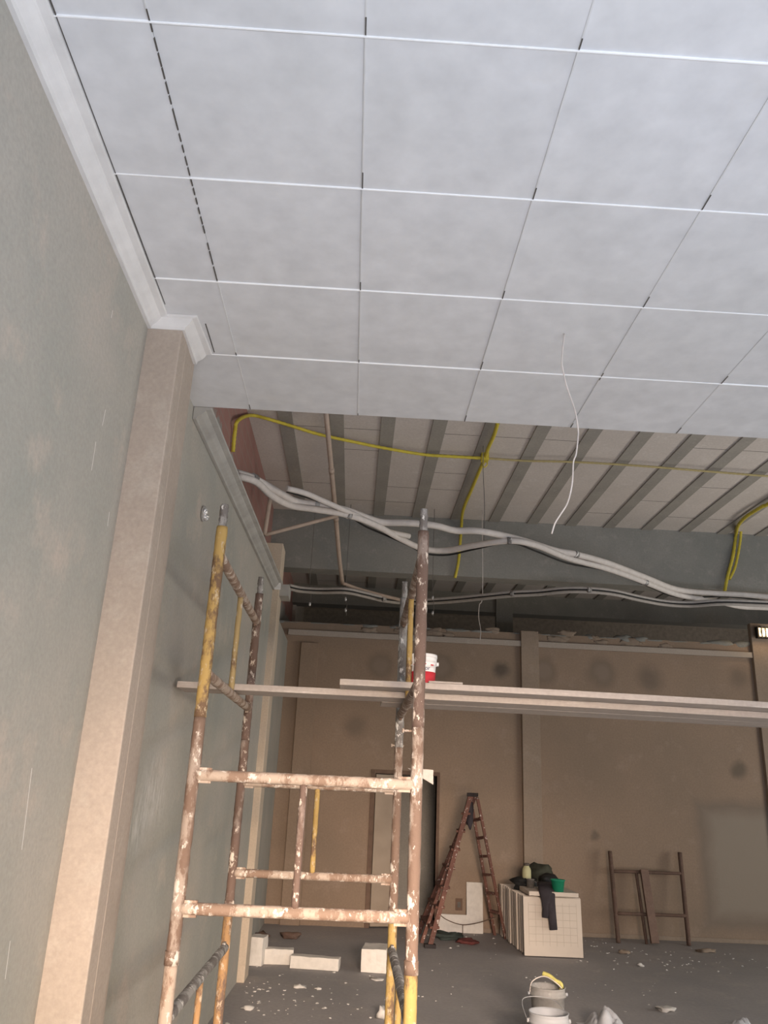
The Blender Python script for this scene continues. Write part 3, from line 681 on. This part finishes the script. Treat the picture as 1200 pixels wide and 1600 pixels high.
# ------------------------------------------------------------------ A-frame ladder
def ladder():
    t = thing('step_ladder', 'red brown wooden A-frame ladder splashed with white paint', 'ladder', (1.5, 10.7, 0))
    apex_n, apex_f = at(735, 1243, Y=10.52), at(742, 1243, Y=10.86)
    ln, lf = at(671, 1481, Z=0.0), Vector((0.93, 11.05, 0)); rn, rf = at(790, 1467, Z=0.0), at(773, 1453, Y=11.2)
    rf.z = 0.0; tn, tf = at(746, 1247, Y=10.52), at(736, 1252, Y=10.80)
    yax = Vector((0, 1, 0))
    for (ft, ap, w_) in ((ln, apex_n, 0.055), (lf, apex_f, 0.06), (ln.lerp(lf, .30)+Vector((-.05, 0, 0)), apex_n.lerp(apex_f, .3), 0.04)):
        bm = B(); bar(bm, ft, ap, w_, 0.05, yax); link('rail', bm, 'ladder_wood', t, 0.004)
    for k in range(7):
        f = 0.12+0.125*k; a, b_ = ln.lerp(apex_n, f), lf.lerp(apex_f, f)
        bm = B(); bar(bm, a, b_, 0.11, 0.026); link('step', bm, 'ladder_wood', t, 0.003)
    for ft, ap in ((rn, tn), (rf, tf)):
        bm = B(); bar(bm, ft, ap, 0.036, 0.04, yax); link('rail', bm, 'ladder_wood', t, 0.004)
    for k in range(6):
        f = 0.18+0.135*k; a, b_ = rn.lerp(tn, f), rf.lerp(tf, f)
        bm = B(); bar(bm, a, b_, 0.05, 0.03); link('rung', bm, 'ladder_wood', t, 0.003)
    bm = B(); bar(bm, apex_n+Vector((0, -.04, .01)), apex_f+Vector((0, .04, .01)), 0.10, 0.045); link('top_block', bm, 'ladder_dark', t, 0.004)
    bm = B(); bar(bm, ln+Vector((-.06, 0, .02)), ln+Vector((.07, 0, .02)), 0.10, 0.04); link('foot', bm, 'ladder_dark', t, 0.004)
    pts = [at(688, 1430, Y=10.35), at(700, 1438, Y=10.35), at(723, 1445, Y=10.4), at(750, 1441, Y=10.5), at(773, 1433, Y=10.6)]
    bm = B(); tube(bm, smooth_path(pts, 5), 0.006, 6); tube(bm, straight(pts[2], pts[2]+Vector((0, 0, -.1)), 3), 0.005, 6); link('cord', bm, 'rope', t)
    return apex_n, apex_f
an, af = ladder()
bm = B(); p = at(733, 1272, Y=10.6); lump(bm, p, (0.05, 0.04, 0.16), seed=4, amp=0.3, sub=3)
solo('rag', bm, 'cloth_dark', 'dark rag hanging under the top of the ladder', 'cloth', p)
p = at(700, 1462, Z=0.03); bm = B(); lump(bm, p, (0.17, 0.16, 0.045), seed=2, amp=0.4, flatb=0.0)
solo('rag', bm, 'teal_rag', 'dull green rag on the floor beneath the ladder', 'cloth', (p.x, p.y, 0))
p = at(730, 1471, Z=0.02); bm = B(); lump(bm, p, (0.12, 0.12, 0.03), seed=8, amp=0.4, flatb=0.0)
solo('rag', bm, 'red_rag', 'dull red scrap of cloth on the floor beneath the ladder', 'cloth', (p.x, p.y, 0))

# L-shaped white panel leaning on the partition with a socket box behind it
def ext(bm, P, off, mi=0):
    f0 = [bm.verts.new(p) for p in P]; f1 = [bm.verts.new(Vector(p)+off) for p in P]
    a = bm.faces.new(f0); c = bm.faces.new(f1[::-1]); a.material_index = c.material_index = mi; n = len(P)
    for i in range(n): bm.faces.new((f0[i], f1[i], f1[(i+1) % n], f0[(i+1) % n])).material_index = mi
bm = B(); y0, y1 = PY-0.10, PY-0.04
P = [Vector((1.19, y0, 0)), Vector((1.775, y0, 0)), Vector((1.775, y1, 0.585)), Vector((1.565, y1, 0.585)), Vector((1.565, (y0+y1)/2, 0.205)), Vector((1.19, (y0+y1)/2, 0.205))]
P = [Vector((p.x, y0+(y1-y0)*p.z/0.585, p.z)) for p in P]
ext(bm, P, Vector((0, 0.03, 0)))
solo('notched_panel', bm, 'block', 'white L-shaped plaster panel leaning on the wall behind the ladder', 'panel', (1.48, y0, 0), bevel=0.003)
p = at(717, 1413, Y=PY); bm = B(); box(bm, p.x-.045, p.x+.045, PY-.01, PY+.005, p.z-.07, p.z+.07); box(bm, p.x-.02, p.x+.02, PY-.013, PY, p.z-.035, p.z+.03, 1)
solo('socket_box', bm, ['door_frame', 'dark'], 'small open socket box in the wall inside the notch of the white panel', 'socket', p, bevel=0.003)

# ------------------------------------------------------------------ stack of gypsum plates
random.seed(14)
bm0 = B()
def plate_bm():
    bm = B(); box(bm, -0.325, 0.325, 0.0, 0.030, 0.0, 0.585, 0)
    # raised rim lines and grid scored on the face
    for k in range(1, 7):
        z = 0.07+k*0.072; box(bm, -0.27, 0.27, -0.0015, 0.002, z, z+0.004, 1)
    for k in range(0, 8):
        x = -0.27+k*0.077; box(bm, x, x+0.003, -0.0015, 0.002, 0.10, 0.53, 1)
    return bm
proto = None; Y = 9.80; i = 0
n_pl = 15
for i in range(n_pl):
    f = i/(n_pl-1); yb = 9.80+1.32*f; xb = 2.335-0.03*f+random.uniform(-.012, .012)
    if proto is None:
        bm = plate_bm(); o = link('gypsum_plate', bm, ['stack', 'stack_line'], None, 0.004); proto = o
    else:
        o = proto.copy(); COL.objects.link(o)
    o.location = (xb, yb, 0.011); o.rotation_euler = (math.radians(-3.8+random.uniform(-.5, .5)), 0, random.uniform(-.012, .012))
    o['category'] = 'plate'; o['group'] = 'gypsum plates standing in a stack'
    o['label'] = 'front cream gypsum plate of the standing stack, its grid face showing' if i == 0 else ('rearmost cream gypsum plate of the stack, against the pilaster' if i == n_pl-1 else 'cream gypsum plate standing on edge inside the stack, only its edge showing')
zt = 0.61
t_y = 9.82
bm = B(); box(bm, 2.06, 2.62, t_y-.02, t_y+.52, zt, zt+.045)
solo('gypsum_plate', bm, 'stack', 'cream gypsum plate lying flat on the stack under the green pot', 'plate', (2.34, t_y, zt), 'gypsum plates standing in a stack', 0.005)
ztop = zt+.045
p = at(872, 1393, Z=ztop); o = Vector((p.x, min(p.y, t_y+.40), ztop))
t = thing('green_pot', 'green plastic pot on the corner of the plate stack', 'pot', o)
bm = B(); lathe(bm, o, [(0, 0), (0.06, 0), (0.076, 0.115), (0.085, 0.115), (0.085, 0.125), (0.071, 0.125), (0.056, 0.01), (0, 0.01)]); link('body', bm, 'green', t)
# trousers over the front edge
def ribbon(bm, pts, widths, th):
    R = []
    for (c, w_) in zip(pts, widths):
        i = len(R); c = Vector(c)
        R.append((c, w_))
    rings = []
    for i, (c, w_) in enumerate(R):
        a = R[max(0, i-1)][0]; b = R[min(len(R)-1, i+1)][0]; d = (b-a).normalized(); s = Vector((1, 0, 0)); s = (s-d*s.dot(d)).normalized(); nn = s.cross(d)
        rings.append([bm.verts.new(c+s*w_*u+nn*th*v*(1+0.3*noise.noise(c*9+Vector((u, v, 0))))) for u, v in ((-.5, 0), (-.4, .5), (0, .75), (.4, .5), (.5, 0), (.4, -.5), (0, -.6), (-.4, -.5))])
    for a, b in zip(rings, rings[1:]):
        for k in range(8): bm.faces.new((a[k], a[(k+1) % 8], b[(k+1) % 8], b[k])).smooth = True
    bm.faces.new(rings[0]); bm.faces.new(rings[-1][::-1])
yf = t_y-0.045
def fp(x, y): q = at(x, y, Y=yf); return q
bm = B()
ribbon(bm, [(at(846, 1384, Y=10.2).x, 10.25, ztop+.05), (at(850, 1394, Y=10.0).x, 10.0, ztop+.045), fp(853, 1398)+Vector((0, .01, .02)), fp(853, 1408), fp(853, 1420), fp(852, 1434)], [.10, .14, .15, .10, .075, .07], .03)
ribbon(bm, [(at(855, 1384, Y=10.2).x, 10.25, ztop+.05), (at(858, 1394, Y=10.0).x, 10.0, ztop+.045), fp(860, 1400)+Vector((0, .01, .01)), fp(861, 1412), fp(863, 1432), fp(865, 1453)], [.10, .12, .11, .095, .09, .088], .03)
solo('trousers', bm, 'cloth_dark', 'charcoal trousers draped over the front of the plate stack', 'clothes', fp(856, 1400))
# bags, bottle and can
z2 = 0.60
def onstack(x, y, z): q = at(x, y, Z=z); q.y = min(q.y, 11.1); return q
q = onstack(848, 1386, z2+.02); bm = B(); lump(bm, (q.x-.02, 10.75, z2+.14), (0.15, 0.17, 0.16), seed=5, amp=0.3, flatb=z2)
solo('sack', bm, 'bag_green', 'dark olive sack on the stack in front of the pilaster', 'bag', (q.x, 10.75, z2))
q = onstack(818, 1388, z2+.02); bm = B(); lump(bm, (at(822, 1383, Y=10.4).x, 10.45, z2+.075), (0.15, 0.13, 0.085), seed=9, amp=0.35, flatb=z2)
solo('bag', bm, 'bag_black', 'black plastic bag under the cream bottle', 'bag', (q.x, 10.45, z2))
bm = B(); lump(bm, (at(858, 1384, Y=10.45).x, 10.5, z2+.09), (0.13, 0.10, 0.09), seed=12, amp=0.3, flatb=z2)
solo('bag', bm, 'bag_black', 'black bag between the olive sack and the green pot', 'bag', (q.x+.25, 10.5, z2))
o = at(823, 1374, Y=10.42)
t = thing('bottle', 'cream plastic bottle standing among the black bags', 'bottle', o)
bm = B(); lathe(bm, o, [(0, 0), (0.05, 0), (0.053, 0.01), (0.053, 0.10), (0.045, 0.125), (0.033, 0.14), (0.033, 0.155), (0, 0.155)]); link('body', bm, 'bottle', t)
bm = B(); lathe(bm, o, [(0, 0.178), (0.036, 0.178), (0.036, 0.152), (0, 0.152)]); link('cap', bm, 'socket', t)
o = Vector((at(829, 1391, Y=10.2).x, 10.2, ztop-.0))
t = thing('paint_tin', 'small dull paint tin on the stack beside the trousers', 'tin', o)
bm = B(); lathe(bm, o, [(0, 0), (0.045, 0), (0.045, 0.085), (0.048, 0.085), (0.048, 0.092), (0.041, 0.092), (0.041, 0.08), (0, 0.08)]); link('body', bm, 'tin', t)
bm = B(); tube(bm, smooth_path([o+Vector((.047, 0, .07)), o+Vector((.075, -.02, .05)), o+Vector((.06, -.03, .01))], 4), 0.004, 6); link('handle', bm, 'tin', t)

# ------------------------------------------------------------------ rusty frame leaning on the partition
def pl(x, y, Yb=10.98, Yt=11.22):   # the leaning plane
    z = at(x, y, Y=11.1).z; return at(x, y, Y=Yb+(Yt-Yb)*min(1, max(0, z/1.1)))
t = thing('scaffold_section', 'dark rusty scaffold frame leaning on the back partition', 'scaffold', (3.9, 11.0, 0))
def ground(p): p.z = max(p.z, 0.005); return p
for a, b_ in (((966, 1468), (953, 1330)), ((1076, 1468), (1062, 1332))):
    bm = B(); A = pl(*a); A.z = 0.0; tube(bm, straight(A, pl(*b_), 16), 0.028, 10, 0.05); link('post', bm, 'rust', t)
for a, b_ in (((956, 1361), (1066, 1365)), ((963, 1427), (1072, 1431))):
    bm = B(); tube(bm, straight(pl(*a), pl(*b_), 12), 0.02, 10, 0.05); link('rail', bm, 'rust', t)
bm = B(); A = pl(1010, 1467); A.z = 0.0; tube(bm, straight(A, pl(994, 1363), 12), 0.02, 10, 0.05); link('upright', bm, 'rust', t)
bm = B(); A = pl(1021, 1470); A.z = 0; a2 = pl(1004, 1358); bar(bm, A+Vector((0, -.05, 0.02)), a2+Vector((0, -.05, 0)), 0.05, 0.10, Vector((1, 0, 0)))
solo('wooden_batten', bm, 'batten', 'broad brown batten leaning on the rusty frame', 'wood', A, bevel=0.004)

# ------------------------------------------------------------------ white blocks on the floor
def block(label, px, py, w_, d_, h_, rz):
    q = at(px, py, Z=0.0); bm = B(); n = bmesh.ops.create_cube(bm, size=1)
    bmesh.ops.subdivide_edges(bm, edges=bm.edges, cuts=4, use_grid_fill=True)
    for v in bm.verts:
        v.co = Vector((v.co.x*w_, (v.co.y+.5)*d_, (v.co.z+.5)*h_)); v.co += Vector((noise.noise(v.co*14+q), noise.noise(v.co*14+q*2), noise.noise(v.co*13-q)*(v.co.z > .01)))*0.007
    o = link('plaster_block', bm, 'block', None, 0.004); o.location = (q.x, q.y, 0.003); o.rotation_euler = (0, 0, rz)
    o['label'] = label; o['category'] = 'block'; o['group'] = 'white plaster blocks on the floor'
block('upright white block half hidden by the pilaster base', 396, 1510, 0.15, 0.20, 0.245, -0.15)
block('short white block lying between the upright block and the long one', 431, 1508, 0.32, 0.12, 0.135, 0.03)
block('long low white block lying aslant on the floor', 490, 1516, 0.47, 0.13, 0.105, -0.14)
block('cube-like white block beside the right scaffold posts', 583, 1521, 0.24, 0.36, 0.20, -0.12)

# ------------------------------------------------------------------ pails and plastic on the floor
def pail(label, o, R, H_, mt, fill):
    t = thing('plaster_pail', label, 'bucket', o, 'pails on the floor'); o = Vector(o)
    bm = B(); lathe(bm, o, [(0, 0), (R*.82, 0), (R*.84, .01), (R*.94, H_*.80), (R*1.03, H_*.80), (R*1.03, H_*.86), (R*.97, H_*.87), (R*.98, H_*.97), (R*1.03, H_), (R*.97, H_+.002), (R*.92, H_-.01), (R*.80, .02), (0, .02)], 40); link('body', bm, mt, t)
    bm = B(); lathe(bm, o, [(R*fill[1], H_*fill[0]), (0, H_*fill[0]+.001)], 32); link('contents', bm, 'slurry', t)
    return t
r1 = Vector((at(858, 1578, Y=6.0).x, 6.02, 0)); r0 = Vector((at(853, 1540, Y=6.85).x, 6.80, 0))
t = pail('nearer white pail with clean rim, cut off by the bottom edge', r1, 0.130, 0.30, 'bucket', (0.55, .86))
bm = B(); tube(bm, smooth_path([r1+Vector((-.138, 0, .25)), r1+Vector((-.140, .09, .272)), r1+Vector((-.130, .22, .300)), r1+Vector((-.09, .33, .31)), r1+Vector((0, .37, .312)), r1+Vector((.09, .33, .31)), r1+Vector((.130, .22, .300)), r1+Vector((.140, .09, .272)), r1+Vector((.138, 0, .25))], 5), .0028, 6); link('handle', bm, 'bucket', t)
for s in (-1, 1):
    bm = B(); tube(bm, straight(r1+Vector((s*.125, 0, .25)), r1+Vector((s*.145, 0, .25)), 2), .014, 8); link('handle_lug', bm, 'bucket', t)
t = pail('farther plaster-smeared pail holding a yellow hose end', r0, 0.132, 0.30, 'bucket_dirty', (0.45, .84))
bm = B(); tube(bm, smooth_path([r0+Vector((-.135, 0, .25)), r0+Vector((-.12, -.02, .33)), r0+Vector((-.03, -.03, .37)), r0+Vector((.06, -.06, .33)), r0+Vector((.11, -.03, .28)), r0+Vector((.135, 0, .25))], 5), .004, 6); link('handle', bm, 'wire', t)
for s in (-1, 1):
    bm = B(); tube(bm, straight(r0+Vector((s*.125, 0, .25)), r0+Vector((s*.15, 0, .25)), 2), .012, 8); link('handle_lug', bm, 'bucket', t)
L = [r0+Vector((.09, -.02, .20)), at(877, 1540, Y=6.80), at(868, 1533, Y=6.80), at(858, 1525, Y=6.82), at(848, 1521, Y=6.84)]
bm = B(); tube(bm, smooth_path(L, 5), .017, 10); solo('hose', bm, 'hose', 'yellow hose end sticking out of the farther pail', 'hose', L[0])
def film(label, px, py, rx, ry, h_, seed):
    q = at(px, py, Z=0.0); bm = B(); bmesh.ops.create_grid(bm, x_segments=36, y_segments=36, size=1)
    for v in bm.verts:
        x, y = v.co.x, v.co.y; r = math.hypot(x, y); k = max(0, 1-r*r)
        z = h_*k*(0.55+0.8*abs(noise.noise(Vector((x*1.5, y*1.5, seed)))))+0.018*k*noise.noise(Vector((x*6, y*6, seed)))+0.004
        e = 1+0.25*noise.noise(Vector((x*2, y*2, seed+5)))
        v.co = Vector((q.x+x*rx*e, q.y+y*ry*e, max(0.003, z)))
    for f in bm.faces: f.smooth = True
    solo('plastic_film', bm, 'film', label, 'plastic', (q.x, q.y, 0))
film('crumpled grey plastic film on the floor to the right of the pails', 948, 1612, 0.17, 0.22, 0.17, 3)
film('small crumpled white plastic film at the bottom right edge', 1160, 1613, 0.14, 0.16, 0.11, 8)

# ------------------------------------------------------------------ rubble
random.seed(33)
def chunk(label, px, py, r, mt='chip', fl=0.5):
    q = at(px, py, Z=0.0); bm = B(); lump(bm, (q.x, q.y, r*fl*.7), (r, r*.8, r*fl), seed=px*.37, amp=.6, sub=2, flatb=0.0)
    solo('plaster_chunk', bm, mt, label, 'rubble', (q.x, q.y, 0), 'loose plaster chunks')
chunk('flat white plaster flake in front of the long block', 468, 1543, .055, fl=.25)
chunk('elongated white plaster flake left of centre near the bottom', 388, 1577, .055, fl=.25)
chunk('flat pale flake in front of the cube-like block', 590, 1532, .055, fl=.2)
chunk('small white chunk below the long block', 497, 1547, .028)
chunk('white chunk at the foot of the yellow scaffold post', 598, 1592, .045, fl=1.1)
chunk('pale crumbled heap on the open floor right of the pails', 1042, 1580, .075, fl=.3)
chunk('small white chunk in front of the leaning rusty frame', 1001, 1510, .035)
chunk('white chunk between the stack and the leaning frame', 912+5, 1459, .04, fl=1.0)
chunk('dark rubble lump behind the upright white block', 407, 1465, .09, 'rust', .4)
chunk('dark rubble lump on the floor behind the short block', 455, 1467, .10, 'rust', .4)
chunk('pale lump low beside the leaning frame foot', 975, 1490, .07, 'partition_pilaster', .35)
chunk('brown rubble heap on the floor toward the far right', 1105, 1488, .10, 'partition_pilaster', .25)
bm = B()
def crumbs(bm, n, cx, cy, sx, sy, r0_, r1_):
    for k in range(n):
        x, y = random.gauss(cx, sx), random.gauss(cy, sy)
        if x < -.8 or y > PY-.15 or (1.95 < x < 2.75 and 9.7 < y < 11.3): continue
        r = random.uniform(r0_, r1_)*random.uniform(.3, .8); lump(bm, (x, y, r*.25), (r, r*random.uniform(.5, 1), r*.4), seed=k, amp=.5, sub=1, flatb=0)
for (px, py, n, sx, sy, a, b_) in ((390, 1550, 60, .35, .5, .008, .03), (430, 1580, 50, .5, .5, .006, .02), (500, 1560, 40, .5, .6, .006, .022), (770, 1468, 40, .6, .35, .01, .028),
                                   (1010, 1500, 45, .7, .5, .01, .03), (1160, 1500, 25, .5, .3, .01, .03), (930, 1480, 25, .3, .4, .01, .028), (800, 1540, 30, 1.0, .8, .006, .018), (1000, 1560, 25, 1.0, .6, .006, .018)):
    q = at(px, py, Z=0); crumbs(bm, n, q.x, q.y, sx, sy, a, b_)
solo('plaster_crumbs', bm, 'chip', 'scattered white plaster crumbs over the grey floor', 'rubble', (0, 8, 0), kind='stuff')
